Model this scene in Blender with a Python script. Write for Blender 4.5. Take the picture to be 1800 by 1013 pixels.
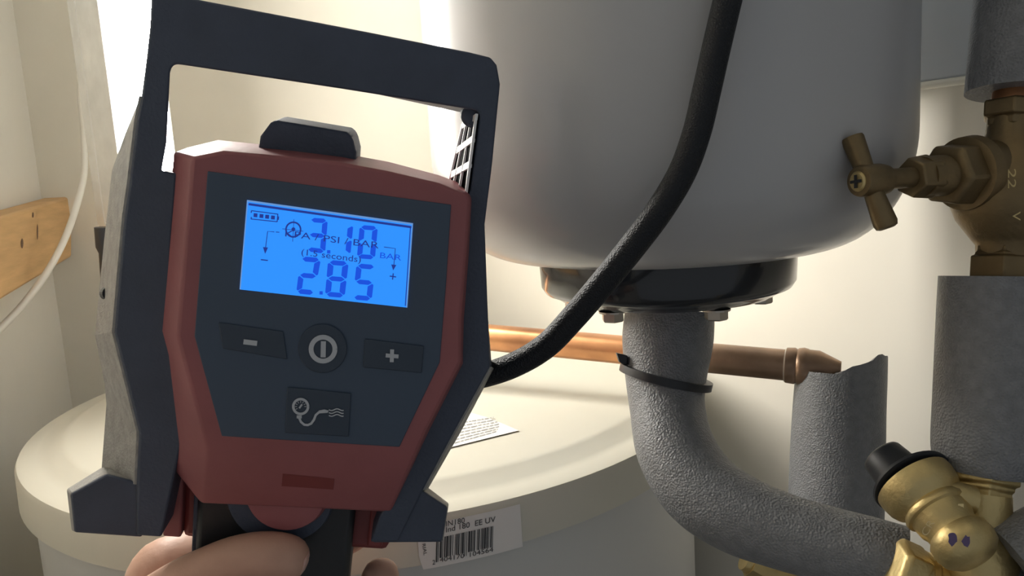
import bpy, bmesh, math, random
from mathutils import Vector, Matrix
random.seed(7)
for o in list(bpy.data.objects): bpy.data.objects.remove(o)
S = bpy.context.scene
COL = S.collection
# ------------------------------------------------------------------ camera
W, H, F = 1800, 1013, 1350.0
PITCH, ROLL = math.radians(8.3), math.radians(-3.5)
CAM = Vector((0, 0, 1.30))
fw = Vector((0, math.cos(PITCH), -math.sin(PITCH)))
up0 = Vector((0, math.sin(PITCH), math.cos(PITCH)))
rt0 = Vector((1, 0, 0))
cr, sr = math.cos(ROLL), math.sin(ROLL)
RT = cr*rt0 + sr*up0
UP = -sr*rt0 + cr*up0
cd = bpy.data.cameras.new('camera'); cam = bpy.data.objects.new('camera', cd); COL.objects.link(cam)
cd.sensor_width = 36.0; cd.lens = F/W*36.0; cd.clip_start = 0.01
m = Matrix.Identity(4)
for i in range(3):
    m[i][0], m[i][1], m[i][2], m[i][3] = RT[i], UP[i], -fw[i], CAM[i]
cam.matrix_world = m
S.camera = cam
# ------------------------------------------------------------------ world, exposure
wd = bpy.data.worlds.new('world'); S.world = wd; wd.use_nodes = True
bg = wd.node_tree.nodes['Background']
bg.inputs[0].default_value = (0.90, 0.95, 1.0, 1); bg.inputs[1].default_value = 0.25
S.view_settings.view_transform = 'Standard'; S.view_settings.look = 'None'
S.view_settings.gamma = 1.0; S.view_settings.use_curve_mapping = False
S.view_settings.exposure = 0.0
LAMP = 60.0

# ------------------------------------------------------------------ helpers: picture point + distance -> place
def at(x, y, d):
    return CAM + d*(fw + RT*((x-900)/F) - UP*((y-506.5)/F))
def ray(x, y):
    return fw + RT*((x-900)/F) - UP*((y-506.5)/F)
def hit(x, y, p, n):
    r = ray(x, y); return CAM + r*((p-CAM).dot(n)/r.dot(n))
# inflator's own frame: u right, v down, w into the tool
DS = 0.85
DR = Matrix(((0.98419081, -0.14567231, -0.10073742), (0.11244007, 0.95336399, -0.28009701), (0.13684181, 0.26434198, 0.95467148)))
DT = Vector((-0.0806870552, 0.0, 0.331553054))
def dev(u, v, w):
    c = (DR @ Vector((u, v, w)) + DT)*DS
    return CAM + RT*c.x - UP*c.y + fw*c.z
def LP(x, y, w):
    d = DR.transposed() @ Vector(((x-900)/F, (y-506.5)/F, 1)); o = DR.transposed() @ (-DT)
    s = (w-o.z)/d.z
    return o + d*s
def DP(x, y, w):
    q = LP(x, y, w); return dev(q.x, q.y, q.z)

# ------------------------------------------------------------------ object helpers
ORG = {}
def tag(o, label=None, cat=None, group=None, kind=None):
    if label: o['label'] = label
    if cat: o['category'] = cat
    if group: o['group'] = group
    if kind: o['kind'] = kind
    return o
def thing(name, loc, label, cat, group=None):
    o = bpy.data.objects.new(name, None); COL.objects.link(o); o.location = loc
    o.empty_display_size = 0.02
    ORG[o.name] = Vector(loc)
    return tag(o, label, cat, group)
def mesh(name, V, Fc, mt, parent=None, smooth=None, bevel=None, bseg=2, fix=True):
    V = [Vector(v) for v in V]
    if parent is not None: org = ORG[parent.name]
    else:
        mn = Vector((min(v[i] for v in V) for i in range(3))); mx = Vector((max(v[i] for v in V) for i in range(3)))
        org = Vector(((mn.x+mx.x)/2, (mn.y+mx.y)/2, mn.z))
    me = bpy.data.meshes.new(name)
    me.from_pydata([v-org for v in V], [], Fc)
    if fix:
        bm = bmesh.new(); bm.from_mesh(me); bmesh.ops.recalc_face_normals(bm, faces=bm.faces); bm.to_mesh(me); bm.free()
    me.materials.append(mt)
    if smooth is not None:
        for p in me.polygons: p.use_smooth = True
        me.set_sharp_from_angle(angle=math.radians(smooth))
    me.update()
    o = bpy.data.objects.new(name, me); COL.objects.link(o)
    ORG[o.name] = org
    if parent is not None: o.parent = parent
    else: o.location = org
    if bevel:
        b = o.modifiers.new('bevel', 'BEVEL'); b.width = bevel; b.segments = bseg; b.limit_method = 'ANGLE'; b.angle_limit = math.radians(28)
        b.harden_normals = False
        for p in me.polygons: p.use_smooth = True
        me.set_sharp_from_angle(angle=math.radians(smooth if smooth else 35))
    return o
def loft(A, B, cap=True):
    n = len(A); V = list(A)+list(B); Fc = [(i, (i+1) % n, n+(i+1) % n, n+i) for i in range(n)]
    if cap: Fc += [tuple(range(n)), tuple(range(2*n-1, n-1, -1))]
    return V, Fc
def merge(parts):
    V, Fc = [], []
    for v, f in parts:
        k = len(V); V += list(v); Fc += [tuple(i+k for i in q) for q in f]
    return V, Fc
def frame_of(d):
    d = d.normalized(); a = Vector((0, 0, 1)) if abs(d.z) < .9 else Vector((1, 0, 0))
    e1 = d.cross(a).normalized(); return d, e1, d.cross(e1).normalized()
def lathe(p0, d, prof, n=40, ph=0.0, e1=None):
    """prof: list of (distance along d, radius)"""
    d, a, b = frame_of(d)
    if e1 is not None:
        a = (e1 - d*e1.dot(d)).normalized(); b = d.cross(a)
    V, Fc = [], []
    for t, r in prof:
        for k in range(n):
            an = ph + 2*math.pi*k/n
            V.append(p0 + d*t + (a*math.cos(an)+b*math.sin(an))*max(r, 1e-5))
    for j in range(len(prof)-1):
        for k in range(n):
            Fc.append((j*n+k, j*n+(k+1) % n, (j+1)*n+(k+1) % n, (j+1)*n+k))
    Fc.append(tuple(range(n))); Fc.append(tuple(range((len(prof)-1)*n, len(prof)*n)))
    return V, Fc
def catmull(P, k=8):
    out = []
    for i in range(len(P)-1):
        p0, p1, p2, p3 = P[max(i-1, 0)], P[i], P[i+1], P[min(i+2, len(P)-1)]
        for s in range(k):
            t = s/k; t2, t3 = t*t, t*t*t
            out.append(0.5*((2*p1)+(p2-p0)*t+(2*p0-5*p1+4*p2-p3)*t2+(3*p1-p0-3*p2+p3)*t3))
    out.append(P[-1]); return out
def sweep(P, R, n=20, cap=True, squash=None):
    V, Fc = [], []
    T = [(P[min(i+1, len(P)-1)]-P[max(i-1, 0)]).normalized() for i in range(len(P))]
    _, a, b = frame_of(T[0])
    for i, p in enumerate(P):
        a = (a - T[i]*a.dot(T[i])).normalized(); b = T[i].cross(a)
        r = R[i] if isinstance(R, (list, tuple)) else R
        for k in range(n):
            an = 2*math.pi*k/n
            V.append(p + (a*math.cos(an)+b*math.sin(an))*r)
    for j in range(len(P)-1):
        for k in range(n):
            Fc.append((j*n+k, j*n+(k+1) % n, (j+1)*n+(k+1) % n, (j+1)*n+k))
    if cap: Fc += [tuple(range(n)), tuple(range((len(P)-1)*n, len(P)*n))]
    return V, Fc
def tube_px(pts, k=8, n=20):
    """pts: (x, y, distance, radius in m) -> smooth tube"""
    P = catmull([at(x, y, d) for x, y, d, r in pts], k); R = catmull([Vector((r, 0, 0)) for *_, r in pts], k)
    return sweep(P, [q.x for q in R], n)
def box(c, sx, sy, sz, ax=None):
    ex, ey, ez = ax or (Vector((1, 0, 0)), Vector((0, 1, 0)), Vector((0, 0, 1)))
    V = [c+ex*sx*i+ey*sy*j+ez*sz*k for i in (-.5, .5) for j in (-.5, .5) for k in (-.5, .5)]
    return V, [(0, 1, 3, 2), (4, 6, 7, 5), (0, 4, 5, 1), (2, 3, 7, 6), (0, 2, 6, 4), (1, 5, 7, 3)]
def text2d(s):
    cu = bpy.data.curves.new('t', 'FONT'); cu.body = s; cu.resolution_u = 3
    ob = bpy.data.objects.new('t', cu); COL.objects.link(ob)
    me = bpy.data.meshes.new_from_object(ob)
    V = [(v.co.x, v.co.y) for v in me.vertices]; Fc = [tuple(p.vertices) for p in me.polygons]
    bpy.data.objects.remove(ob); bpy.data.curves.remove(cu); bpy.data.meshes.remove(me)
    x0 = min(v[0] for v in V); x1 = max(v[0] for v in V)
    return [((x-x0)/(x1-x0), y) for x, y in V], Fc
def text_map(s, fn):
    """fn(a, b): a 0..1 along the line, b 0..~0.7 cap height -> place"""
    V, Fc = text2d(s); return [fn(x, y/0.69) for x, y in V], Fc

# ------------------------------------------------------------------ materials
def mat(name, col, rough=.5, metal=0.0, var=0.0, vscale=30, bump=0.0, bscale=200, spec=.5, coat=0.0, emit=None, estr=0.0, kind='NOISE', col2=None, stretch=None):
    mt = bpy.data.materials.new(name); mt.use_nodes = True
    nt = mt.node_tree; N, L = nt.nodes, nt.links; P = N['Principled BSDF']
    P.inputs['Base Color'].default_value = (*col, 1); P.inputs['Roughness'].default_value = rough
    P.inputs['Metallic'].default_value = metal; P.inputs['Specular IOR Level'].default_value = spec
    P.inputs['Coat Weight'].default_value = coat; P.inputs['Coat Roughness'].default_value = .06
    if emit:
        P.inputs['Emission Color'].default_value = (*emit, 1); P.inputs['Emission Strength'].default_value = estr
    tc = N.new('ShaderNodeTexCoord'); src = tc.outputs['Object']
    if stretch:
        mp = N.new('ShaderNodeMapping'); mp.inputs['Scale'].default_value = stretch
        L.new(src, mp.inputs['Vector']); src = mp.outputs['Vector']
    if var:
        n = N.new('ShaderNodeTexNoise'); n.inputs['Scale'].default_value = vscale; n.inputs['Detail'].default_value = 5
        L.new(src, n.inputs['Vector'])
        r = N.new('ShaderNodeValToRGB'); c2 = col2 or tuple(c*(1-var) for c in col)
        r.color_ramp.elements[0].position = .3; r.color_ramp.elements[1].position = .7
        r.color_ramp.elements[0].color = (*c2, 1); r.color_ramp.elements[1].color = (*col, 1)
        L.new(n.outputs['Fac'], r.inputs['Fac']); L.new(r.outputs['Color'], P.inputs['Base Color'])
    if bump:
        if kind == 'VORONOI':
            b = N.new('ShaderNodeTexVoronoi'); b.feature = 'SMOOTH_F1'; out = b.outputs['Distance']
        else:
            b = N.new('ShaderNodeTexNoise'); b.inputs['Detail'].default_value = 4; out = b.outputs['Fac']
        b.inputs['Scale'].default_value = bscale; L.new(src, b.inputs['Vector'])
        bp = N.new('ShaderNodeBump'); bp.inputs['Strength'].default_value = bump; bp.inputs['Distance'].default_value = .001
        L.new(out, bp.inputs['Height']); L.new(bp.outputs['Normal'], P.inputs['Normal'])
    return mt
M = {}
M['wall'] = mat('cream_wall_paint', (.82, .77, .66), .75, var=.07, vscale=9, bump=.15, bscale=60)
M['wallw'] = mat('white_wall_paint', (.82, .78, .69), .7, var=.06, vscale=7, bump=.12, bscale=50)
M['floor'] = mat('concrete_floor', (.35, .33, .30), .8, var=.25, vscale=12, bump=.2, bscale=80)
M['panel'] = mat('blue_grey_board', (.46, .50, .55), .55, var=.05, vscale=8)
M['bead'] = mat('sealant_bead', (.70, .69, .62), .5)
M['wood'] = mat('softwood', (.70, .43, .19), .6, var=.3, vscale=14, bump=.15, bscale=90, col2=(.56, .34, .15), stretch=(1, 1, 9))
M['knot'] = mat('wood_knot', (.16, .09, .05), .7)
M['cable'] = mat('white_cable_sheath', (.80, .76, .68), .45)
M['galv'] = mat('galvanised_metal', (.62, .62, .60), .38, .55, var=.2, vscale=40, bump=.1, bscale=60)
M['lampglow'] = mat('lamp_diffuser', (1, 1, 1), .4, emit=(1.0, .965, .895), estr=LAMP)
M['black'] = mat('black_plastic', (.018, .020, .024), .45, bump=.1, bscale=400)
M['vessel'] = mat('vessel_enamel', (.48, .48, .485), .30, var=.03, vscale=6, coat=.35)
M['ring'] = mat('black_gloss_steel', (.010, .013, .018), .22, coat=.5)
M['zinc'] = mat('zinc_bolt', (.50, .46, .40), .35, .8)
M['foam'] = mat('grey_foam', (.225, .23, .24), .45, var=.22, vscale=200, bump=.65, bscale=1000, spec=.5, kind='VORONOI')
M['copper'] = mat('copper_pipe', (.72, .36, .17), .36, .9, var=.45, vscale=28, bump=.05, col2=(.42, .20, .10))
M['copperd'] = mat('aged_copper', (.42, .28, .19), .4, .85, var=.4, vscale=35)
M['solder'] = mat('solder_ring', (.60, .55, .48), .3, .9)
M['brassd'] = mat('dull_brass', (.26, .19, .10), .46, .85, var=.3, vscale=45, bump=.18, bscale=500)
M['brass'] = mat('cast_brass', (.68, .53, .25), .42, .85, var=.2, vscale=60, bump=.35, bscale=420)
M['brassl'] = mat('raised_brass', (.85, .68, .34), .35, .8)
M['purple'] = mat('purple_marker', (.13, .09, .20), .5)
M['lid'] = mat('cream_plastic_lid', (.64, .62, .53), .42, var=.04, vscale=7)
M['body'] = mat('cylinder_casing', (.62, .62, .60), .45, var=.04, vscale=7)
M['paper'] = mat('label_paper', (.80, .78, .75), .6)
M['ink'] = mat('label_ink', (.05, .05, .055), .7)
M['inkp'] = mat('pale_ink', (.40, .40, .39), .7)
M['navy'] = mat('hazed_black_plastic', (.060, .076, .115), .55, var=.2, vscale=50, bump=.35, bscale=700)  # black plastic; bluish lens haze is put into its base colour
M['flank'] = mat('grey_textured_plastic', (.34, .335, .32), .6, var=.3, vscale=220, bump=.65, bscale=1000)
M['navyp'] = mat('hazed_panel_film', (.052, .080, .125), .5)  # dark film, its colour raised towards blue for the same lens haze
M['key'] = mat('rubber_key', (.036, .055, .085), .55)
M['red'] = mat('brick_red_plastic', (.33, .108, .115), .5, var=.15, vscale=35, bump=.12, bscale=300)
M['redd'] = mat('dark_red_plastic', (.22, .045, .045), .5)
M['print'] = mat('grey_print', (.50, .53, .57), .5)
M['rib'] = mat('painted_lit_rib', (.85, .85, .85), .5)  # ribs' own plastic is dark; lamplight on them is painted pale
M['shade'] = mat('painted_cell_shade', (.006, .007, .009), .9, spec=.05)  # near-black colour in place of shade between the ribs
M['lcd'] = mat('lcd_backlight', (.02, .1, .3), .25, emit=(.020, .262, .93), estr=1.0)
M['lcdrim'] = mat('lcd_glass_edge', (.3, .4, .5), .2, emit=(.08, .25, .62), estr=.8)
M['seg'] = mat('lcd_segment', (.0, .01, .05), .4, emit=(.005, .075, .70), estr=1.0)
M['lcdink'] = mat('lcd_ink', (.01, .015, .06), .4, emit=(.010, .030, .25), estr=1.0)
M['skin'] = mat('skin', (.60, .36, .27), .5, var=.14, vscale=60, bump=.25, bscale=260)
M['nail'] = mat('nail', (.66, .42, .35), .3)
M['hose'] = mat('braided_rubber', (.012, .014, .018), .5, bump=.5, bscale=1500, kind='VORONOI', var=.0, spec=.3)

# ================================================================== the setting
LC = Vector((-.128, .695, 0))            # hot water cylinder axis
LR, LZ = .289, 1.30-.1885
Wc = Vector((-.5925, .992, 0))           # corner of left and back walls
ld = Vector((.3125, -1, 0)).normalized()
A = at(1600, 700, .575); A = Vector((A.x, A.y, 0))
rdir = Vector((-.53, .85, 0)).normalized()
tt = (1.10-A.y)/rdir.y
Rc = A + rdir*tt
def wall(name, p, q, z0, z1, n, mt, th=.06):
    V = [p+Vector((0, 0, z0)), q+Vector((0, 0, z0)), q+Vector((0, 0, z1)), p+Vector((0, 0, z1))]
    o = mesh(name, *loft(V, [v+n*th for v in V]), mt); return tag(o, kind='structure')
ln = Vector((-1, -.3125, 0)).normalized()
rn = Vector((rdir.y, -rdir.x, 0))
if rn.x < 0: rn = -rn
wall('wall_left', Wc, Wc+ld*1.1, 0, 2.3, ln, M['wallw'])
wall('wall_back', Wc, Rc, 0, 2.3, Vector((-(Rc-Wc).y, (Rc-Wc).x, 0)).normalized(), M['wall'])
wall('wall_right', Rc, A-rdir*.75, 0, 2.3, rn, M['wallw'])
fl = [Vector((-1.0, -.8, 0)), Vector((1.2, -.8, 0)), Vector((1.2, 1.2, 0)), Vector((-1.0, 1.2, 0))]
tag(mesh('floor', *loft(fl, [v-Vector((0, 0, .08)) for v in fl]), M['floor']), kind='structure')
ce = [v+Vector((0, 0, 2.3)) for v in fl]
tag(mesh('ceiling', *loft(ce, [v+Vector((0, 0, .08)) for v in ce]), M['wallw']), kind='structure')
# boxed board on the right wall, above the stop valve
bz = hit(1645, 147, A, rn).z
pb = Rc-rdir*.02; qb = A-rdir*.75
V4 = [pb, qb, qb-rn*.022, pb-rn*.022]
tag(mesh('trim_1', *loft([v+Vector((0, 0, bz)) for v in V4], [v+Vector((0, 0, 2.25)) for v in V4]), M['panel'], bevel=.002), kind='structure')
bead = [pb-rn*.020+Vector((0, 0, bz-.001)), (pb+qb)/2-rn*.021+Vector((0, 0, bz-.002)), qb-rn*.020+Vector((0, 0, bz-.001))]
tag(mesh('trim_2', *sweep(catmull(bead, 6), .0028, 8), M['bead'], smooth=60), kind='structure')

# ================================================================== batten light (the only lamp in view)
zl = at(178, 405, .65).z
def flat(p): return Vector((p.x, p.y, 0))
p1, p2, p3 = flat(at(147, 200, .660)), flat(at(197, 200, .625)), flat(at(272, 200, .632))
bk = (p1-p2)
p4 = p3 + bk*1.0
lt = thing('batten_light', (p1.x, p1.y, zl), 'bright vertical strip light with galvanised side, left behind the inflator', 'lamp')
Z = Vector((0, 0, 1))
def prism(P, z0, z1): return loft([p+Z*z0 for p in P], [p+Z*z1 for p in P])
p5 = flat(at(296, 200, .672)); p6 = p1+Vector((.006, .02, 0))
hs = [p1, p2, p2+(p3-p2)*.04, p2+(p3-p2)*.04+Vector((0, .012, 0)), p5+Vector((-.004, -.002, 0)), p5+Vector((0, .004, 0)), p6]
mesh('housing', *prism(hs, zl+.006, zl+.62), M['galv'], lt)
lip = [p1-(p3-p2)*.03, p1, p1-bk*.25, p1-bk*.25-(p3-p2)*.03]
mesh('lip', *prism(lip, zl+.004, zl+.622), M['galv'], lt)
dq = [p2+(p3-p2)*.06, p2+(p3-p2)*.25+Vector((0, -.006, 0)), p2+(p3-p2)*.75+Vector((0, -.006, 0)), p3, p5]
mesh('diffuser', *prism(dq, zl+.012, zl+.61), M['lampglow'], lt)
mesh('end_cap', *prism([p1, p2, p3, p5, p6], zl-.004, zl+.005), M['galv'], lt)
c0 = at(180, 408, .65); c1 = at(186, 500, .66)
mesh('plug', *sweep(catmull([c0+Z*.004, c0*.6+c1*.4, c1], 5), [.006]*5+[.004]*6, 10), M['black'], lt, smooth=50)
mesh('bracket', *merge([box((p1+p4)/2+Vector((-.06, .02, 0))+Z*(zl+.45), .16, .02, .03), ]), M['galv'], lt)

# ================================================================== hot water cylinder
cyl = thing('water_cylinder', (LC.x, LC.y, 0), 'cream hot water cylinder with round lid and barcode sticker, beneath the inflator', 'water cylinder')
mesh('casing', *lathe(LC, Z, [(0, LR-.008), (LZ-.026, LR-.008)], 128), M['body'], cyl, smooth=40)
lp = [(LZ-.029, LR-.006), (LZ-.029, LR+.0005), (LZ-.004, LR), (LZ-.001, LR-.0015), (LZ, LR-.005), (LZ+.0006, LR-.014), (LZ+.0012, LR-.022), (LZ+.0065, LR-.031), (LZ+.0075, LR-.036), (LZ+.0085, LR-.15), (LZ+.0088, .001)]
lid = mesh('lid', *lathe(LC, Z, lp, 160), M['lid'], cyl, smooth=28)
# barcode sticker wrapped round the skirt
def skirt(x, y, off=.0):
    r = ray(x, y); p = CAM-LC; a = r.x*r.x+r.y*r.y; b = 2*(p.x*r.x+p.y*r.y); c = p.x*p.x+p.y*p.y-(LR+off)**2
    t = (-b-math.sqrt(b*b-4*a*c))/(2*a); return CAM+r*t
def grid(fn, nx, ny):
    V = [fn(i/nx, j/ny) for j in range(ny+1) for i in range(nx+1)]
    return V, [(j*(nx+1)+i, j*(nx+1)+i+1, (j+1)*(nx+1)+i+1, (j+1)*(nx+1)+i) for j in range(ny) for i in range(nx)]
# sticker plane coordinates: angle along the skirt, height
def ang(p): return math.atan2(p.y-LC.y, p.x-LC.x)
aL, aR = ang(skirt(735, 960, .001)), ang(skirt(916, 920, .001))
zT, zB = LZ-.0045, LZ-.0315
def st(a, b, off=.0012):
    th = aL+(aR-aL)*a; return Vector((LC.x+(LR+off)*math.cos(th), LC.y+(LR+off)*math.sin(th), zB+(zT-zB)*b))
sk = mesh('barcode_sticker', *grid(lambda a, b: st(a if b > .25 else a*(1-.0)+.03*(1-b/.25)*(1-a), b), 24, 6), M['paper'], cyl, fix=False)
def inv(x, y):
    p = skirt(x, y, .0016); return (ang(p)-aL)/(aR-aL), (p.z-zB)/(zT-zB)
def st_px(x, y):
    a, b = inv(x, y); return st(a, b, .0016)
# photo positions of print on the sticker
bars = []; x = 767.0
pat = [2,1,1,2,3,1,1,2,2,1,3,1,1,1,2,2,1,3,1,1,2,1,2,2,1,1,3,1,1,2,1,2,3,1,2,1,1,1,2,3,1,1,2,2,1,1,2,1,3,1,2,1,1,2,2,1,1,1]
u = (868-767)/sum(pat)
for i, wv in enumerate(pat):
    if i % 2 == 0:
        w2 = wv*u; f = (x-767)/101.0; y0, y1 = 947-22*f, 983-21*f
        if i in (0, 2, 28, 30, 56): y1 += 6
        x0b, x1b = x-2*(0), x+w2
        bars.append(([st_px(x0b, y0), st_px(x1b, y0-.2*w2), st_px(x1b+.5-1.5, y1-.2*w2), st_px(x0b-1, y1)], [(0, 1, 2, 3)]))
    x += wv*u
mesh('barcode', *merge(bars), M['ink'], sk, fix=False)
def line_px(s, x0, y0, x1, y1, h, mp, hx=0.0):
    return text_map(s, lambda a, b: mp(x0+(x1-x0)*a+hx*b, y0+(y1-y0)*a-h*b))
tx = [line_px('MEGA IN180', 728, 935, 817, 919.5, 9.5, st_px), line_px('Direct Ind 180  EE UV', 718, 950, 871, 916.5, 9.5, st_px),
      line_px('2', 760, 993.5, 765, 992.5, 8, st_px), line_px('404170', 773, 989, 816, 981, 8, st_px), line_px('104564', 826, 979.5, 867, 970, 8, st_px),
      text_map('SERIAL', lambda a, b: st_px(741+5*a+5*b, 945+31*a-1*b))]
tx = [line_px('IN180', 784, 926, 817, 919.5, 9.5, st_px), line_px('Ind 180  EE UV', 784, 936.5, 871, 917.5, 9.5, st_px)] + tx[2:5] + [text_map('RIAL', lambda a, b: st_px(742+3*a+6*b, 957+20*a-1*b))]
mesh('sticker_text', *merge(tx), M['ink'], sk, fix=False)
# paper notice on the lid top
zl2 = LZ+.0083
def onlid(x, y, dz=0.0):
    r = ray(x, y); return CAM+r*((zl2+dz-CAM.z)/r.z)
npx = [(770, 792), (912, 757), (860, 735), (815, 722), (745, 730)]
ntc = mesh('paper_notice', *loft([onlid(*q, .0006) for q in npx], [onlid(*q, 0) for q in npx]), M['paper'], cyl)
rows = []
for j in range(7):
    f = j/6; x0, y0 = 800+(-2)*f, 744+34*f; x1, y1 = 868+18*f-14*max(0, f-.6)*2.5, 733+23*f+4*max(0, f-.6)
    x = 0.0
    while x < 1:
        l = random.uniform(.05, .16); e = min(x+l, 1)
        rows.append(([onlid(x0+(x1-x0)*t, y0+(y1-y0)*t+s, .0009) for t, s in ((x, 0), (e, 0), (e, 1.7), (x, 1.7))], [(0, 1, 2, 3)])); x += l+.025
mesh('notice_print', *merge(rows), M['inkp'], ntc, fix=False)

# ================================================================== expansion vessel
VX, VY = .091, .451
VA = Vector((VX, VY, 0)); RZ = 1.30-.0515; RR = .0742
ves = thing('expansion_vessel', (VX, VY, RZ-.028), 'large glossy white expansion vessel with black base ring, hanging right of the inflator', 'tank')
vp2 = [(RZ+.001, RR-.004)]
for k in range(29):
    an_ = math.pi/2*k/28
    vp2.append((RZ+.066-.064*math.cos(an_)**.95, RR+(.1325-RR)*math.sin(an_)**.80))
vp2 += [(RZ+.10, .1325), (RZ+.2, .1325), (RZ+.40, .1325), (RZ+.43, .128), (RZ+.46, .105), (RZ+.475, .05), (RZ+.478, .001)]
mesh('shell', *lathe(VA, Z, vp2, 128), M['vessel'], ves, smooth=60)
rp = [(RZ+.004, RR-.006), (RZ+.0025, RR-.0005), (RZ+.0005, RR), (RZ-.0150, RR-.0008), (RZ-.0185, RR-.003), (RZ-.0195, RR-.006), (RZ-.0215, RR-.0095), (RZ-.0235, RR-.0125), (RZ-.0245, RR-.018), (RZ-.0245, .02)]
mesh('base_ring', *lathe(VA, Z, rp, 128), M['ring'], ves, smooth=40)
for k in range(6):
    an = math.radians(-90-43+60*k)
    c = VA+Vector((math.cos(an), math.sin(an), 0))*.0545+Z*(RZ-.0243)
    mesh('bolt', *merge([lathe(c, -Z, [(0, .0075), (.001, .0075)], 20), lathe(c-Z*.001, -Z, [(0, .0062), (.0042, .0062), (.0050, .0054)], 6, ph=k)]), M['zinc'], ves)

# ================================================================== grey foam covered pipe below the vessel
pp = [(1177, 545, .458, .0262), (1173, 600, .457, .0266), (1170, 662, .450, .0236), (1173, 720, .440, .0213), (1188, 790, .424, .0217), (1228, 855, .409, .0217), (1290, 900, .395, .0206), (1370, 932, .382, .0188), (1450, 955, .371, .0179), (1530, 975, .361, .0173), (1590, 990, .355, .0166)]
V, Fc = tube_px(pp, 10, 40)
tag(mesh('pipe_insulation', V, Fc, M['foam'], smooth=60), 'grey foam pipe insulation curving from under the vessel to the brass valve', 'pipe insulation', 'grey foam pipe insulation')
# cable tie round it
tc_ = at(1170, 662, .450); ax = (at(1176, 560, .457)-at(1168, 720, .447)).normalized()
ax = (ax + RT*.12 - fw*.24).normalized()
tie = thing('cable_tie', tc_, 'black cable tie pulled tight round the grey foam pipe', 'cable tie')
mesh('strap', *lathe(tc_-ax*.0022, ax, [(0, .0225), (0, .0272), (.0044, .0272), (.0044, .0225)], 48), M['black'], tie, smooth=40)
hd = at(1090, 625, .446)
hb = [hd+RT*a+UP*b+fw*c for a, b, c in ((-.0022, .0015, -.002), (.004, .0, -.002), (.004, -.0055, -.002), (-.0005, -.004, -.002))]
mesh('tie_head', *loft(hb, [q+fw*.006 for q in hb]), M['black'], tie, bevel=.0005)

# ================================================================== copper pipe behind
cpt = thing('copper_pipe', at(1384, 670, .54), 'horizontal bare copper pipe running behind the vessel outlet', 'pipe')
cA, cB, cC = at(1091, 615, .592), at(1386, 642.5, .54), None
cdv = (cB-cA).normalized()
c_start = cA - cdv*.30
c_mid = cA+(cB-cA)*.3
mesh('pipe', *sweep([c_start+(c_mid-c_start)*t for t in (0, .25, .5, .75, 1)], .0110, 28), M['copper'], cpt, smooth=60)
mesh('pipe', *sweep([c_mid+(cB-c_mid)*t for t in (0, .25, .5, .75, 1)], .0110, 28), M['copperd'], cpt, smooth=60)
mesh('elbow', *sweep(catmull([c_start+cdv*.004, c_start-cdv*.012, c_start-cdv*.02+Vector((0, .012, 0)), c_start-cdv*.02+Vector((0, .07, 0))], 5), .0125, 20), M['copperd'], cpt, smooth=60)
mesh('stub', *sweep([c_start-cdv*.02+Vector((0, .06, 0)), Vector(((c_start-cdv*.02).x, 1.06, c_start.z))], .011, 20), M['copper'], cpt, smooth=60)
mesh('socket', *lathe(cB-cdv*.036*0, cdv, [(-.002, .011), (-.0015, .0124), (.004, .0128), (.0055, .0119), (.0065, .0128), (.010, .0134), (.0125, .0128), (.0135, .0123), (.020, .0122), (.034, .006)], 28), M['copperd'], cpt, smooth=50)
mesh('solder_ring', *lathe(cB, cdv, [(-.0025, .0112), (-.0022, .0118), (-.0008, .0121), (-.0004, .0112)], 28), M['solder'], cpt, smooth=50)

# ================================================================== foam sleeve over the dropping pipe by the right wall
def sleeve(name, px, label, ragged=0.0, nn=40):
    P = catmull([at(x, y, d) for x, y, d, r in px], 8); R = [q.x for q in catmull([Vector((r, 0, 0)) for *_, r in px], 8)]
    V, Fc = sweep(P, R, nn, cap=False)
    N = len(P)
    if ragged:
        for k in range(nn):                                # torn slanting mouth
            v = V[k]; off = (v-P[0])
            lift = off.dot(RT)/R[0]
            V[k] = v + Z*(ragged*lift - ragged*.35 - ragged*.75*off.dot(fw)/R[0] + random.uniform(-.0016, .0016))
    iV, iF = sweep(P, [r*.45 for r in R], nn, cap=False)
    k0 = len(V); V = V+iV; Fc = list(Fc)+[tuple(i+k0 for i in q) for q in iF]
    Fc += [(k, (k+1) % nn, k0+(k+1) % nn, k0+k) for k in range(nn)]
    b0 = (N-1)*nn
    Fc += [(b0+k, b0+(k+1) % nn, k0+b0+(k+1) % nn, k0+b0+k) for k in range(nn)]
    return tag(mesh(name, V, Fc, M['foam'], smooth=50, bevel=None), label, 'pipe insulation', 'grey foam pipe insulation')
sleeve('pipe_insulation', [(1478, 654, .535, .0295), (1474, 720, .533, .0300), (1471, 800, .53, .0305), (1468, 900, .525, .0305), (1466, 1000, .52, .030)], 'short grey foam sleeve with torn slanted top at the copper pipe end', ragged=.016)
# brass glimpse under the foam bend
tag(mesh('brass_pipe', *merge([tube_px([(1308, 984, .50, .007), (1345, 1004, .50, .0075), (1400, 1030, .50, .0075)], 4, 16), tube_px([(1318, 990, .50, .0095), (1350, 1008, .50, .0095)], 3, 6)]), M['brass'], smooth=40), 'short brass pipe end peeping out below the foam pipe bend', 'pipe')

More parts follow.
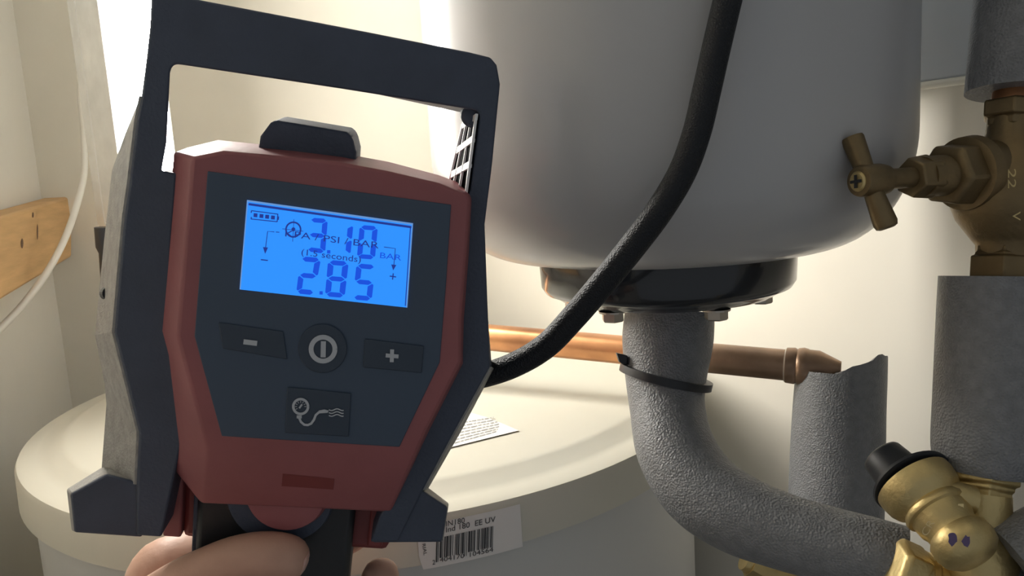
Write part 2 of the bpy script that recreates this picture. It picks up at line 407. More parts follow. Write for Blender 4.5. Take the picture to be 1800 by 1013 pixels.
# ================================================================== stop valve (upper right)
def ax_lathe(p0, p1, prof, n=32, ph=0.0):
    """p0, p1: (x, y, distance); prof: (fraction along, radius in picture points at that distance)"""
    p0 = (p0[0], p0[1], p0[2]*KV); p1 = (p1[0], p1[1], p1[2]*KV)
    a, b = at(*p0), at(*p1); L = (b-a).length
    pr = [(t*L, r/F*(p0[2]+(p1[2]-p0[2])*t)) for t, r in prof]
    return lathe(a, b-a, pr, n, ph)
KV = .875
sv = thing('stop_valve', at(1765, 490, .35), 'dull brass stop valve with cross handle, at upper right', 'valve')
hub, bod = (1512, 319, .366), (1790, 302, .407)
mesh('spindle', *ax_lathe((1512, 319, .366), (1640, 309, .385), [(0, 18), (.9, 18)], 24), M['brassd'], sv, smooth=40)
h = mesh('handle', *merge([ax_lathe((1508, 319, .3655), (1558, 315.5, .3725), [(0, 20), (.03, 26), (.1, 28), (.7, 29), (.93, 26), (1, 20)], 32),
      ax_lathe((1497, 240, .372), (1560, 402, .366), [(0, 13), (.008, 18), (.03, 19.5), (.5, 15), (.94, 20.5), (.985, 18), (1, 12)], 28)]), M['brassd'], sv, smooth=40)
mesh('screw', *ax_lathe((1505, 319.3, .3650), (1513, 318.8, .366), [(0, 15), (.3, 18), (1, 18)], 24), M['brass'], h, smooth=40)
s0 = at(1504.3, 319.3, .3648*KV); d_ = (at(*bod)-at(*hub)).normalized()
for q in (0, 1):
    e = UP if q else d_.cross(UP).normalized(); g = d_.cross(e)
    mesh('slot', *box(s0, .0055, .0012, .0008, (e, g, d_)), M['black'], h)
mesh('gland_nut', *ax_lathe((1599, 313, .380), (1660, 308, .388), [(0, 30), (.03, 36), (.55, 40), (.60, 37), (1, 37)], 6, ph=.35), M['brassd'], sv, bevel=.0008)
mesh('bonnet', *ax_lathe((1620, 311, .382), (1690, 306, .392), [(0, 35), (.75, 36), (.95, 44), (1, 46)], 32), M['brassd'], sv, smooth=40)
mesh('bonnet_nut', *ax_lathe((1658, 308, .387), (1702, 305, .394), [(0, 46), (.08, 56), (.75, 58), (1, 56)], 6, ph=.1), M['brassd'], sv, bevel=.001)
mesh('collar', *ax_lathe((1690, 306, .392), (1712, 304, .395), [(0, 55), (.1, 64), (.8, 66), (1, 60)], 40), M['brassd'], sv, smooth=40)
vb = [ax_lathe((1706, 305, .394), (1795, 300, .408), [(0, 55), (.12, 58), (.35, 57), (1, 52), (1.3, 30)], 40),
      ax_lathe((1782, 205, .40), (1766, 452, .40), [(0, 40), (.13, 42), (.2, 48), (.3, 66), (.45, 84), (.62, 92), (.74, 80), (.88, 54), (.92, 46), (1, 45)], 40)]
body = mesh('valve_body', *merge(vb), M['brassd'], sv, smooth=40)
mesh('cast_mark', *text_map('22', lambda a, b: at(1772+14*b, 297+34*a, .3660*KV)), M['brass'], body, fix=False)
mesh('cast_arrow', *text_map('V', lambda a, b: at(1780+14*b, 372+16*a, .3640*KV)), M['brass'], body, fix=False)
for (x0, y0, x1, y1, rr, pf) in ((1783, 178, 1780, 224, 52, [(0, 46), (.06, 52), (.62, 52), (.68, 44), (1, 44)]), (1765, 434, 1762, 492, 56, [(0, 46), (.15, 46), (.2, 50), (.28, 50), (.32, 57), (.95, 57), (1, 52)])):
    mesh('compression_nut', *ax_lathe((x0, y0, .40), (x1, y1, .40), pf, 6, ph=.55), M['brassd'], sv, bevel=.0008)
mesh('pipe_tail', *ax_lathe((1764, 480, .40), (1740, 860, .395), [(0, 36), (1, 36)], 24), M['copper'], sv, smooth=60)
mesh('pipe_tail', *ax_lathe((1830, -260, .41), (1782, 200, .40), [(0, 34), (1, 36)], 24), M['copper'], sv, smooth=60)
sleeve('pipe_insulation', [(1788, 163, 0.3518, 0.0212), (1793, 100, 0.3518, 0.0210), (1802, 0, 0.3544, 0.0210), (1822, -220, 0.3587, 0.0210)], 'grey foam sleeve at the top right, above the stop valve')
sleeve('pipe_insulation', [(1749, 486, 0.3518, 0.0229), (1747, 560, 0.3518, 0.0234), (1740, 700, 0.3483, 0.0230), (1735, 790, 0.3465, 0.0226), (1732, 826, 0.3465, 0.0206)], 'upright grey foam sleeve between the cross handle valve and the black capped valve')

# ================================================================== relief valve with black cap (lower right)
rv = thing('relief_valve', at(1690, 1060, .35), 'golden brass relief valve with black cap, at lower right', 'valve')
def axr(pts, mt, name, n=40, parent=None, smooth=40, ph=0.0, bevel=None):
    return mesh(name, *ax_lathe(*pts, n, ph), mt, parent or rv, smooth=smooth, bevel=bevel)
d0, d1 = (1560, 806, .392), (1700, 972, .392)
cap = axr(((1546, 797, .409), (1612, 868, .391), [(0, 28), (.03, 33), (.08, 36), (.9, 48), (1, 48)]), M['black'], 'cap')
axr(((1601, 844, .3945), (1606, 850, .3925), [(0, 66), (.2, 71), (.8, 71), (1, 66)]), M['black'], 'cap_ring')
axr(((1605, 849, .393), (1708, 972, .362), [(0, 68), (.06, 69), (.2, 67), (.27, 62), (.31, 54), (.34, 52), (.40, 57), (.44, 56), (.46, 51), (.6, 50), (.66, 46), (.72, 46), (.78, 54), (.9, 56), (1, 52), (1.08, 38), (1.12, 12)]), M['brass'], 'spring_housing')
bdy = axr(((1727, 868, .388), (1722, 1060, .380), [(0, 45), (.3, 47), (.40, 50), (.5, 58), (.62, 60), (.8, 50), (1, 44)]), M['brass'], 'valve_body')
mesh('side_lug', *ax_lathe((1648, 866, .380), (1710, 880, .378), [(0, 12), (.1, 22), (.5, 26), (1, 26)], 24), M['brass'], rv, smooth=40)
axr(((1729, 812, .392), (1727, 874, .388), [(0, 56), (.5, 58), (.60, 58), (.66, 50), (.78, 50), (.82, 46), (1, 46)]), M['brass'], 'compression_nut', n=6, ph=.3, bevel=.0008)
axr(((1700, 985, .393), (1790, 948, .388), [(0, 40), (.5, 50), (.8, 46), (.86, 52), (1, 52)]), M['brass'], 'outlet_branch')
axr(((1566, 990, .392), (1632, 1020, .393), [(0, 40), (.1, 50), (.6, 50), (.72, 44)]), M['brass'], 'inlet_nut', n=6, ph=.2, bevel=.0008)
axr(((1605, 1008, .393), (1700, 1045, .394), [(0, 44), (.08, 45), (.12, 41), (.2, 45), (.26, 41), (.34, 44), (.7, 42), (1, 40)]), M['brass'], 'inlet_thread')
mesh('cast_mark', *text_map('CR', lambda a, b: at(1629+15*a-11*b, 944-25*a-7*b, .3600*KV+.0008*a)), M['brassl'], bdy, fix=False)
mesh('cast_arrow', *text_map('L', lambda a, b: at(1694-10*b, 886+22*a, .3660*KV)), M['brassl'], bdy, fix=False)
def blob(cx, cy, rx, ry, d, n=14):
    V = [at(cx+rx*math.cos(2*math.pi*k/n)*random.uniform(.75, 1.15), cy+ry*math.sin(2*math.pi*k/n)*random.uniform(.75, 1.15), d) for k in range(n)]
    return V, [tuple(range(n))]
mesh('marker_dab', *blob(1675, 947, 9, 13, .3480*KV), M['purple'], bdy, fix=False)
mesh('marker_dab', *blob(1699, 952, 8, 11, .3490*KV), M['purple'], bdy, fix=False)
sleeve('pipe_insulation', [(1787, 1003, .3250, .0196), (1825, 985, .3240, .0200), (1900, 950, .3230, .0204), (2010, 900, .3220, .0204)], 'grey foam sleeve end at the bottom right corner beside the black capped valve')

# ================================================================== wooden batten and white cable on the left
wb = [at(0-120, 404, .58), at(126, 345, .94), at(126, 452, .94), at(0-120, 588, .58)]
def wall_pt(x, y, off): return hit(x, y, Wc-ln*off, ln)
def wb_pt(x, y, off): return wall_pt(x, y, off)
wf = [wb_pt(126, 344, .030), wb_pt(126, 452, .030), wb_pt(-300, 712, .030), wb_pt(-300, 470, .030)]
pe = flat(wf[0]); z0_ = wf[2].z
wbt = thing('wooden_batten', (pe.x, pe.y, z0_), 'pale softwood batten fixed across the left wall', 'batten')
mesh('board', *loft(wf, [v+ln*.0295 for v in wf]), M['wood'], wbt, bevel=.003)
for kx, ky, rx, ry in ((39, 428, 2.2, 9), (58, 378, 1.5, 5), (66, 408, 1.2, 14)):
    n = 10; cV = [hit(kx+rx*math.cos(2*math.pi*k/n), ky+ry*math.sin(2*math.pi*k/n), pe-ln*.0004, ln) for k in range(n)]
    mesh('knot', cV, [tuple(range(n))], M['knot'], wbt, fix=False)
cb = [(150, -60, .93), (143, 60, .92), (141, 160, .91), (147, 230, .90), (148, 300, .88), (138, 350, .86), (116, 415, .83), (85, 475, .80), (45, 530, .77), (0, 578, .74), (-80, 650, .68), (-160, 730, .6)]
P = catmull([at(*q) for q in cb], 8)
tag(mesh('cable', *sweep(P, .0036, 12), M['cable'], smooth=60), 'thin white cable hanging in a curve past the wooden batten', 'cable')

# ================================================================== inflator
inf = thing('air_inflator', dev(-.016, .20, .045), 'red and black handheld air inflator with lit blue display, held in front', 'air inflator')
WF, WB = .012, .047
fr = [((283, 945), None), ((240, 942), None), ((242, 853), (182, 830)), ((246, 762), (191, 711)), ((224, 672), (188, 676)), ((202, 584), (171, 590)), ((211, 480), (178, 515)), ((220, 380), (187, 425)), ((228, 326), (201, 300)), ((241, 212), (224, 236)), ((249, 169), (249, 176)),
      ((258, 100), (260, 100)), ((264, 45), (267, 45)), ((266, 0), (270, 0)), ((272, -13), (276, -11)), ((285, -16), (290, -12)), ((351, 0), (355, 3)), ((644, 56), (644, 60)), ((825, 92), (822, 96)), ((862, 101), (856, 108)), ((873, 114), (864, 124)), ((879, 148), (868, 150)), ((865, 290), (856, 290)), ((852, 394), (846, 394)), ((855, 479), (850, 479)), ((858, 560), (855, 560)),
      ((861, 645), (865, 648)), ((799, 757), (806, 760)), ((743, 862), (750, 858)), ((700, 952), None), ((651, 954), None), ((668, 908), None), ((700, 855), None), ((738, 760), None), ((792, 640), None), ((797, 480), None), ((806, 345), None), ((827, 336), (789, 334)), ((838, 250), (808, 252)), ((843.5, 205), (821, 206)), ((843, 198), (820, 202)), ((836, 193.5), (816, 199)),
      ((600, 156), (600, 152)), ((320, 114), (320, 110)), ((309, 113), (305, 109)), ((302, 118), (298, 114)), ((299, 128), (295, 126)), ((293, 250), (288, 252)), ((284, 300), (280, 304)), ((310, 306), None), ((300, 440), None), ((296, 580), None), ((308, 690), None), ((318, 780), None), ((303, 850), None)]
A_ = [DP(*f, WF) for f, b in fr]
B_ = []
for f, b in fr:
    if b: B_.append(DP(*b, WB))
    else:
        q = LP(*f, WF); B_.append(dev(q.x, q.y, WB))
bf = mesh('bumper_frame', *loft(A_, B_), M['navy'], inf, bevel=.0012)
for i0, i1 in ((2, 10), (26, 28)):
    a_ = [A_[i]+(B_[i]-A_[i])*.03 for i in range(i0, i1+1)]; b_ = [B_[i] for i in range(i0, i1+1)]; n_ = len(a_)
    out = (dev(-1, 0, 0)-dev(0, 0, 0)).normalized()*(.0009 if i0 == 2 else -.0009)
    ring = [p+out for p in a_]+[p+out for p in b_]+a_+b_
    fcs = []
    for q_ in range(n_-1):
        fcs += [(q_, q_+1, n_+q_+1, n_+q_), (2*n_+q_, 3*n_+q_, 3*n_+q_+1, 2*n_+q_+1), (q_, 2*n_+q_, 2*n_+q_+1, q_+1), (n_+q_, n_+q_+1, 3*n_+q_+1, 3*n_+q_)]
    fcs += [(0, n_, 3*n_, 2*n_), (n_-1, 3*n_-1, 4*n_-1, 2*n_-1)]
    mesh('side_cover', ring, fcs, M['flank'], inf)
# lattice ribs on the inner face of the right upright
def rq(s, t):      # s down the upright, t into the depth
    a = LP(843, 206, WF); b = LP(827, 336, WF); c = LP(821, 206, WB); d = LP(789, 334, WB)
    p = a+(b-a)*s; q = c+(d-c)*s; p = p+(q-p)*t
    return dev(p.x-.0004, p.y, p.z)
def strip(p, q, wd):
    d = (q-p).normalized(); n = (dev(0, 0, 0)-dev(1, 0, 0)).normalized(); e = d.cross(n).normalized()*wd/2
    A4 = [p+e, q+e, q-e, p-e]; return loft([v+n*.0003 for v in A4], [v+n*.0012 for v in A4])
shade = [rq(0, 0), rq(1.08, 0), rq(1.08, 1), rq(0, 1)]
nrm_ = (dev(-1, 0, 0)-dev(0, 0, 0)).normalized()
mesh('cell_shade_plate', *loft(shade, [v+nrm_*.0005 for v in shade]), M['shade'], bf)  # added dark plate: paints the cells shaded although the lamp faces them
for p, q, wd in ((rq(0, .05), rq(1.05, .05), .0040), (rq(0, .37), rq(1.05, .37), .0032), (rq(0, .68), rq(1.05, .68), .0032), (rq(0, .95), rq(1.05, .95), .0036),
                 (rq(.0, 0), rq(.14, 1), .0022), (rq(.29, 0), rq(.48, 1), .0026), (rq(.635, 0), rq(.81, 1), .0026)):
    mesh('rib', *strip(p, q, wd), M['rib'], bf)  # pale colour stands for lamplight on the ribs
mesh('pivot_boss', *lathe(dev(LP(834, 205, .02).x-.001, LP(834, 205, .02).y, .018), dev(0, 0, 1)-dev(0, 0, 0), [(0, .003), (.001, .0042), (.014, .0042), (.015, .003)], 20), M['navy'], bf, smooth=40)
ph_ = LP(186, 516, .035)
mesh('side_hole', *lathe(DP(186, 516, .036)+(DP(186, 516, .036)-DP(196, 516, .036)).normalized()*-.0006, (DP(176, 516, .040)-DP(206, 516, .030)), [(-.0012, .0026), (.0012, .0026)], 16), M['black'], bf)
# feet
def foot(fp, bp, w0, w1):
    a = [DP(*q, w0) for q in fp]; b = [DP(*q, w1) for q in bp]; c = [p+(q-p)*.14 for p, q in zip(a, b)]
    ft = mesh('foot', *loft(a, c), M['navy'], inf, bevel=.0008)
    mesh('foot_lit', *loft(c, b), M['flank'], ft, bevel=.0008)  # paler grey puts the light on the foot's top into colour
foot([(188, 834), (124, 869), (131, 936), (250, 944), (246, 850)], [(180, 821), (117, 860), (126, 934), (250, 944), (246, 830)], .014, .040)
foot([(741, 862), (787, 892), (777, 953), (655, 954), (700, 870)], [(747, 853), (789, 885), (779, 950), (660, 950), (705, 860)], .013, .040)
# red front housing
rf = [(338, 277), (396, 266), (520, 277), (599, 286), (680, 301), (771, 322), (822, 343), (827, 352), (817, 479), (810, 560), (810, 636), (749, 757), (725, 812), (365, 791), (312, 591)]
rb = [(305, 268), (365, 253), (520, 268), (599, 278), (680, 293), (771, 317), (822, 336), (830, 346), (823, 479), (817, 560), (815, 640), (756, 757), (729, 815), (299, 776), (277, 579)]
V1 = [DP(*q, 0) for q in rf]; V2 = [DP(*q, .016) for q in rb]
V3 = [dev(LP(*q, .016).x, LP(*q, .016).y, .034) for q in rb]
n = len(rf); V = V1+V2+V3
Fc = [tuple(range(n))]+[(i, (i+1) % n, n+(i+1) % n, n+i) for i in range(n) if i not in (12,)]+[(n+i, n+(i+1) % n, 2*n+(i+1) % n, 2*n+i) for i in range(n) if i not in (12,)]
# chin
k = len(V); V += [DP(687, 900, .012), DP(353, 886, .012), DP(691, 902, .034), DP(298, 818, .016), dev(LP(298, 818, .016).x, LP(298, 818, .016).y, .034), dev(LP(353, 886, .012).x, LP(353, 886, .012).y, .034)]
Fc += [(12, k, k+1, 13), (13, k+1, k+3, n+13), (12, n+12, 2*n+12, k+2, k), (n+13, k+3, k+4, 2*n+13), (k+1, k+5, k+4, k+3), (k, k+2, k+5, k+1), tuple([2*n+i for i in range(13)]+[k+2, k+5, k+4, 2*n+13, 2*n+14])]
fh = mesh('front_housing', V, Fc, M['red'], inf, bevel=.0011, bseg=2)
def cw(x, y):   # depth on the chin's sloping face
    f = (y-(791+(x-365)*.058))/92.0; return .012*f
sl = [(497, 833), (588, 842), (586, 861), (495, 855)]
mesh('chin_recess', *loft([DP(x, y, cw(x, y)-.0004) for x, y in sl], [DP(x, y, cw(x, y)+.0006) for x, y in sl]), M['redd'], fh)
so = [(341, 826), (345, 830), (353, 862), (350, 866), (346, 855)]
mesh('screw_slot', [DP(x, y, .0134) for x, y in so], [tuple(range(5))], M['redd'], fh, fix=False)
# control panel
pn_ = [(365, 301), (793, 360), (784, 500), (773, 637), (702, 786), (390, 767), (342, 591), (354, 440)]
cp = mesh('control_panel', *loft([DP(*q, -.0005) for q in pn_], [DP(*q, .0015) for q in pn_]), M['navyp'], inf, bevel=.0003)
def plate(name, pts, w, mt, parent, th=.0008, bevel=None):
    return mesh(name, *loft([DP(*q, w) for q in pts], [DP(*q, w+th) for q in pts]), mt, parent, bevel=bevel)
def ribbon(pts, wd, w):
    V = []; n = len(pts)
    for i, (x, y) in enumerate(pts):
        x0, y0 = pts[max(i-1, 0)]; x1, y1 = pts[min(i+1, n-1)]; L = math.hypot(x1-x0, y1-y0) or 1
        nx, ny = -(y1-y0)/L*wd/2, (x1-x0)/L*wd/2
        V += [DP(x+nx, y+ny, w), DP(x-nx, y-ny, w)]
    return V, [(2*i, 2*i+1, 2*i+3, 2*i+2) for i in range(n-1)]
def arc(cx, cy, r, a0, a1, n=32): return [(cx+r*math.cos(math.radians(a0+(a1-a0)*i/n)), cy+r*math.sin(math.radians(a0+(a1-a0)*i/n))) for i in range(n+1)]
scr = [(434, 353), (726, 394), (716, 541), (421, 509)]
dsp = plate('display', scr, -.0008, M['lcd'], cp, .0006)
rim = [ribbon([scr[0], scr[1]], 3.0, -.0010), ribbon([(725, 395), (715, 541)], 2.0, -.0010), ribbon([(435, 354), (422, 509)], 2.0, -.0010), ]
mesh('glass_edge', *merge(rim), M['lcdrim'], dsp, fix=False)
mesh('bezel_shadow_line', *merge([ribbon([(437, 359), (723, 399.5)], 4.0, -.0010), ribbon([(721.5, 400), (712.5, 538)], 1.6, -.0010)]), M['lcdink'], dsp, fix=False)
def zp(x, y): return (390+x/4.5, 330+y/4.5)
SEGS = {'a': [(.06, .01), (.22, -.06), (.80, -.06), (.94, .01), (.76, .085), (.24, .085)], 'd': [(.06, .99), (.22, .915), (.78, .915), (.94, .99), (.80, 1.06), (.20, 1.06)],
        'g': [(.06, .5), (.24, .43), (.76, .43), (.94, .5), (.76, .57), (.24, .57)]}
for nm, x0, y0 in (('f', 0, .0), ('b', 1, .0), ('e', 0, .5), ('c', 1, .5)):
    s = 1 if x0 == 0 else -1
    SEGS[nm] = [(x0-s*.04, y0+.06), (x0+s*.04, y0+.03), (x0+s*.27, y0+.115), (x0+s*.27, y0+.385), (x0+s*.04, y0+.47), (x0-s*.04, y0+.44)]
def digit(q, segs):
    (ax_, ay), (bx, by), (cx, cy), (dx, dy) = q; out = []
    for s in segs:
        P = []
        for u_, v_ in SEGS[s]:
            x = (ax_*(1-u_)+bx*u_)*(1-v_)+(dx*(1-u_)+cx*u_)*v_; y = (ay*(1-u_)+by*u_)*(1-v_)+(dy*(1-u_)+cy*u_)*v_
            P.append(DP(*zp(x, y), -.0012))
        out.append((P, [tuple(range(len(P)))]))
    return out
DG = [(((700, 252), (832, 262), (812, 508), (676, 490)), 'abgcd'), (((895, 290), (1034, 300), (1012, 525), (880, 510)), 'bc'), (((1095, 310), (1228, 320), (1206, 555), (1074, 545)), 'abcdef'),
      (((628, 560), (776, 572), (728, 835), (594, 822)), 'abged'), (((845, 588), (996, 600), (966, 857), (822, 845)), 'abcdefg'), (((1070, 615), (1210, 628), (1180, 882), (1040, 870)), 'afgcd')]
for q, sg in DG: mesh('lcd_digit', *merge(digit(q, sg)), M['seg'], dsp, fix=False)
def zdot(x, y, r): return ([DP(*zp(x+a*r, y+b*r), -.0012) for a, b in ((-1, -1), (1, -1), (1, 1), (-1, 1))], [(0, 1, 2, 3)])
mesh('decimal_point', *zdot(845, 508, 13), M['seg'], dsp, fix=False)
mesh('decimal_point', *zdot(785, 833, 13), M['seg'], dsp, fix=False)
def zr(pts, wd): return ribbon([zp(*q) for q in pts], wd/4.5, -.0013)
bat = [zr([(232, 182), (443, 210)], 7), zr([(443, 208), (437, 272)], 8), zr([(437, 270), (230, 248)], 7), zr([(234, 182), (232, 200)], 8), zr([(233, 232), (231, 250)], 8), zr([(448, 228), (446, 255)], 9)]
for kx in (266, 313, 358, 404): bat.append(([DP(*zp(kx+a, 218+(kx-266)*.13+b), -.0013) for a, b in ((-14, -16), (16, -13), (14, 17), (-16, 14))], [(0, 1, 2, 3)]))
mesh('battery_icon', *merge(bat), M['lcdink'], dsp, fix=False)
tg = [zr(arc(565, 332, 58, 0, 360), 13), zr([(570, 250), (560, 428)], 4), zr([(478, 326), (645, 345)], 4), zr(arc(566, 330, 8, 0, 360, 12), 16)]
mesh('target_icon', *merge(tg), M['lcdink'], dsp, fix=False)
def zt(s, x0, y0, x1, y1, h, hx=-4): return text_map(s, lambda a, b: DP(*zp(x0+(x1-x0)*a-hx*b, y0+(y1-y0)*a-h*b), -.0014))
mesh('display_text', *merge([zt('KPA / PSI / BAR', 500, 385, 1240, 482, 50), zt('(1.5 seconds)', 628, 532, 1098, 592, 48)]), M['lcdink'], dsp, fix=False)
mesh('unit_text', *zt('BAR', 1250, 556, 1418, 578, 44), M['seg'], dsp, fix=False)
mesh('adjust_arrow', *merge([zr([(455, 353), (427, 351)], 6), zr([(415, 350), (362, 346), (345, 480)], 6), ([DP(*zp(*q), -.0013) for q in ((325, 470), (365, 474), (342, 525))], [(0, 1, 2)])]), M['lcdink'], dsp, fix=False)
mesh('adjust_arrow', *merge([zr([(1283, 470), (1372, 482), (1360, 620)], 6), ([DP(*zp(*q), -.0013) for q in ((1340, 608), (1380, 612), (1355, 655))], [(0, 1, 2)])]), M['lcdink'], dsp, fix=False)
mesh('minus_mark', *zr([(308, 570), (364, 576)], 9), M['lcdink'], dsp, fix=False)
mesh('plus_mark', *merge([zr([(1328, 700), (1378, 707)], 9), zr([(1356, 678), (1350, 728)], 9)]), M['lcdink'], dsp, fix=False)
# keys
kb = plate('minus_button', [(384, 567), (498, 583), (505, 632), (392, 613)], -.0011, M['key'], cp, .0008, bevel=.0003)
mesh('minus_sign', *ribbon([(428, 601), (452, 604)], 9, -.0016), M['print'], kb, fix=False)
kb = plate('power_button', arc(567, 613, 43, 0, 349, 31), -.0014, M['key'], cp, .0012, bevel=.0003)
mesh('power_symbol', *merge([ribbon(arc(567.8, 614, 21, 0, 360), 8.5, -.0018), ribbon([(568.5, 600), (568, 628.5)], 9, -.0018)]), M['print'], kb, fix=False)
kb = plate('plus_button', [(641, 596), (745, 609), (741, 656), (638, 646)], -.0013, M['key'], cp, .0010, bevel=.0003)
mesh('plus_sign', *merge([ribbon([(678, 625), (700.5, 627)], 7, -.0017), ribbon([(689.3, 614.5), (688.6, 637)], 7, -.0018)]), M['print'], kb, fix=False)
kb = plate('mode_button', [(505, 681), (617, 692), (613, 768), (501, 761)], -.0013, M['key'], cp, .0010, bevel=.0003)
sy = [ribbon(arc(528.5, 715, 13, 0, 360), 4.5, -.0017), ribbon([(526, 730.5), (526, 736)], 9, -.0017), ribbon([(526, 735), (529, 742), (535, 747), (541, 747.5), (547, 745), (552, 738), (555, 730), (560, 725.5), (568, 723)], 4.2, -.0017),
      ([DP(*q, -.0018) for q in ((560, 722), (570, 720), (578, 722), (576, 726), (562, 727))], [(0, 1, 2, 3, 4)]), ribbon([(526, 718), (531, 711)], 3.2, -.0018)]
for j in range(8):
    a = math.radians(150+j*30); sy.append(ribbon([(528.5+6.5*math.cos(a), 715+6.5*math.sin(a)), (528.5+10*math.cos(a), 715+10*math.sin(a))], 1.2, -.0018))
for j in range(3):
    sy.append(ribbon([(578+i*2.6, 720.5+j*5+1.6*math.sin(i*.85)) for i in range(11)], 2.0, -.0017))
mesh('gauge_symbol', *merge(sy), M['print'], kb, fix=False)
# black tab above the housing
tb = [(452, 300), (454, 258), (457, 240), (475, 216), (481, 213), (488, 212), (608, 232), (616, 237), (621, 248), (626, 268), (624, 300)]
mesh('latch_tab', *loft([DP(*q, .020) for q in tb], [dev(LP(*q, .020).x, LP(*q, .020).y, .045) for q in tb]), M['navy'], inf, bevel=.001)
# rear red body behind the chin, grip and release button
q = LP(300, 860, .034); ul = LP(296, 860, .034).x; ur = LP(672, 900, .034).x
def bx(u0, u1, v0, v1, w0, w1, tu=0.0):
    a = [dev(u0, v0, w0), dev(u1, v0, w0), dev(u1-tu, v1, w0), dev(u0+tu, v1, w0)]
    b = [dev(u0, v0, w1), dev(u1, v0, w1), dev(u1-tu, v1, w1), dev(u0+tu, v1, w1)]
    return loft(a, b)
mesh('rear_body', *bx(-.066, .042, -.035, .153, .034, .068, .001), M['redd'], inf, bevel=.003)
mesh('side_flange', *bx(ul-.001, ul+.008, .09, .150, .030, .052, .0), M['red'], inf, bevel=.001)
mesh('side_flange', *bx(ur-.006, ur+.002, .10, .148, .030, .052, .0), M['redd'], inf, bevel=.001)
for k in range(3):
    p = DP(640+k*8, 905, .040); q = DP(634+k*6+random.uniform(-3, 3), 930, .040)
    mesh('rear_rib', *sweep([p, (p+q)/2, q], .0004, 6), M['rib'], inf)  # lit look of these ribs comes from the pale colour
gl, gr = LP(344, 890, .024).x, LP(619, 950, .024).x
mesh('grip', *bx(gl, gr, .100, .245, .024, .060, .0), M['black'], inf, bevel=.003)
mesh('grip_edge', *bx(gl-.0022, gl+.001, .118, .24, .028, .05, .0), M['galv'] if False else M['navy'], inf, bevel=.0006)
rc = LP(500, 875, .014); wdir = dev(0, 0, 1)-dev(0, 0, 0)
rbn = mesh('release_button', *lathe(DP(502, 876, .013), wdir, [(0, .010), (.0006, .0155), (.004, .0172), (.014, .0172)], 40), M['red'], inf, smooth=40)
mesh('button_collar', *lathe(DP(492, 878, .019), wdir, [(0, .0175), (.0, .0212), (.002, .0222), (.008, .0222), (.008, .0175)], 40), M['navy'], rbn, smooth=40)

# ================================================================== hose from the inflator across the vessel
hp = [(800, 668, .345), (850, 660, .343), (905, 641, .337), (960, 608, .330), (1010, 556, .322), (1058, 500, .315), (1110, 436, .308), (1158, 372, .303), (1198, 305, .300), (1224, 235, .298), (1242, 160, .297), (1260, 80, .296), (1280, -5, .295), (1300, -90, .294), (1322, -200, .295), (1352, -380, .298), (1375, -600, .305), (1380, -800, .32)]
P = catmull([at(*q) for q in hp], 16)
tag(mesh('air_hose', *sweep(P, .00555, 32), M['hose'], smooth=60), 'black braided air hose rising from the inflator across the vessel', 'hose')

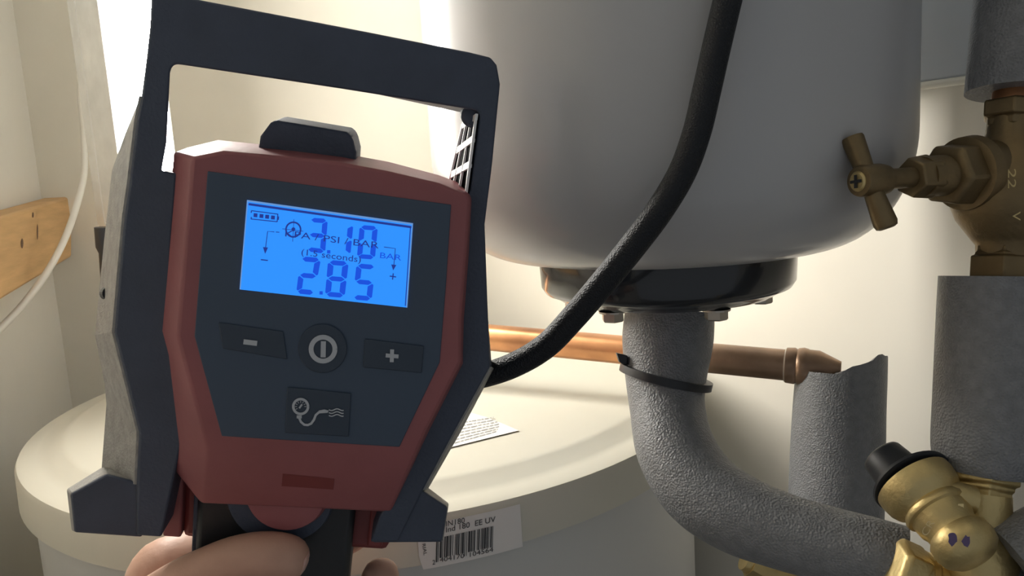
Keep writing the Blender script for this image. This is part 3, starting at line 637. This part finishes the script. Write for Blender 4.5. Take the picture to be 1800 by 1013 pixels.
# ================================================================== hand holding the grip
def hp_(x, y, w):
    return DP(x, y, w)
def skin_obj(name, J, E, mt, parent=None, root=0, sub=2):
    org = ORG[parent.name] if parent else J[root][0]
    me = bpy.data.meshes.new(name); me.from_pydata([p-org for p, r in J], E, [])
    me.materials.append(mt)
    o = bpy.data.objects.new(name, me); COL.objects.link(o); ORG[o.name] = org
    if parent: o.parent = parent
    else: o.location = org
    s = o.modifiers.new('skin', 'SKIN'); s.use_smooth_shade = True; s.branch_smoothing = .6
    for i, (p, r) in enumerate(J):
        me.skin_vertices[0].data[i].radius = (r, r) if not isinstance(r, tuple) else r
        me.skin_vertices[0].data[i].use_root = (i == root)
    o.modifiers.new('sub', 'SUBSURF').levels = sub
    o.modifiers['sub'].render_levels = sub
    return o
k = .95
J = [(hp_(150, 1330, .050), .027*k),  # 0 wrist
     (hp_(240, 1180, .055), .029*k),  # 1 palm
     (hp_(275, 1085, .060), .024*k),  # 2 index knuckle area
     (hp_(283, 968, .060), .0195*k),  # 3 index base
     (hp_(400, 975, .082), .0095*k), (hp_(540, 975, .082), .0085*k), (hp_(625, 945, .070), .0078*k), (hp_(655, 915, .060), .0065*k),   # 4-7 index
     (hp_(240, 1090, .030), .0165*k), (hp_(330, 1022, .012), .0122*k), (hp_(425, 978, .009), .0112*k), (hp_(490, 973, .008), .0112*k), (hp_(545, 990, .009), .0096*k),   # 8-12 thumb
     (hp_(300, 1110, .076), .0130*k), (hp_(420, 1085, .088), .0095*k), (hp_(570, 1075, .086), .0088*k), (hp_(650, 1045, .066), .0080*k), (hp_(676, 1004, .042), .0108*k),  # 13-17 middle
     (hp_(290, 1185, .078), .0125*k), (hp_(420, 1170, .090), .0092*k), (hp_(570, 1165, .086), .0085*k), (hp_(645, 1140, .064), .0078*k), (hp_(660, 1115, .044), .0070*k),  # 18-22 ring
     (hp_(270, 1255, .076), .0110*k), (hp_(410, 1250, .086), .0082*k), (hp_(540, 1245, .082), .0075*k), (hp_(605, 1225, .064), .0068*k), (hp_(620, 1205, .046), .0060*k),  # 23-27 little
     (at(40, 1560, .225), .028), (at(-120, 1900, .17), .036)]
E_ = [(0, 1), (1, 2), (2, 3), (3, 4), (4, 5), (5, 6), (6, 7), (1, 8), (8, 9), (9, 10), (10, 11), (11, 12), (2, 13), (13, 14), (14, 15), (15, 16), (16, 17), (1, 18), (18, 19), (19, 20), (20, 21), (21, 22), (1, 23), (23, 24), (24, 25), (25, 26), (26, 27), (0, 28), (28, 29)]
hand = skin_obj('person', J, E_, M['skin'], root=1)
tag(hand, 'bare left hand gripping the inflator handle, thumb across its front', 'hand')
# thumb nail, seen nearly edge on
from mathutils.bvhtree import BVHTree
bpy.context.view_layer.update()
dg = bpy.context.evaluated_depsgraph_get(); hev = hand.evaluated_get(dg); hm = hev.to_mesh()
bvh = BVHTree.FromPolygons([hand.matrix_world @ v.co for v in hm.vertices], [tuple(p.vertices) for p in hm.polygons]); hev.to_mesh_clear()
tc0 = hp_(530, 985, .009); e2 = (hp_(537, 950, .009)-tc0).normalized(); wn = (dev(0, 0, -1)-dev(0, 0, 0)).normalized()
er = (hp_(600, 996, .009)-tc0).normalized()
e1 = (er*.85+wn*.50); e1 = (e1-e2*e1.dot(e2)).normalized(); e3 = e1.cross(e2).normalized()
V = []; Fc = []
for i in range(9):
    for j in range(13):
        a, b = (i/8-.5)*2, (j/12-.5)*2
        o_ = tc0 + e2*(.0050*b*math.sqrt(1-.3*a*a)) + e3*(.0046*a*math.sqrt(1-.3*b*b))
        h_ = bvh.ray_cast(o_+e1*.05, -e1)[0] or (o_+e1*.006)
        V.append(h_+e1*.0004)
for i in range(8):
    for j in range(12): Fc.append((i*13+j, i*13+j+1, (i+1)*13+j+1, (i+1)*13+j))
nl = mesh('thumb_nail', V, Fc, M['nail'], hand, smooth=60, fix=False)
so_ = nl.modifiers.new('solid', 'SOLIDIFY'); so_.thickness = .0006
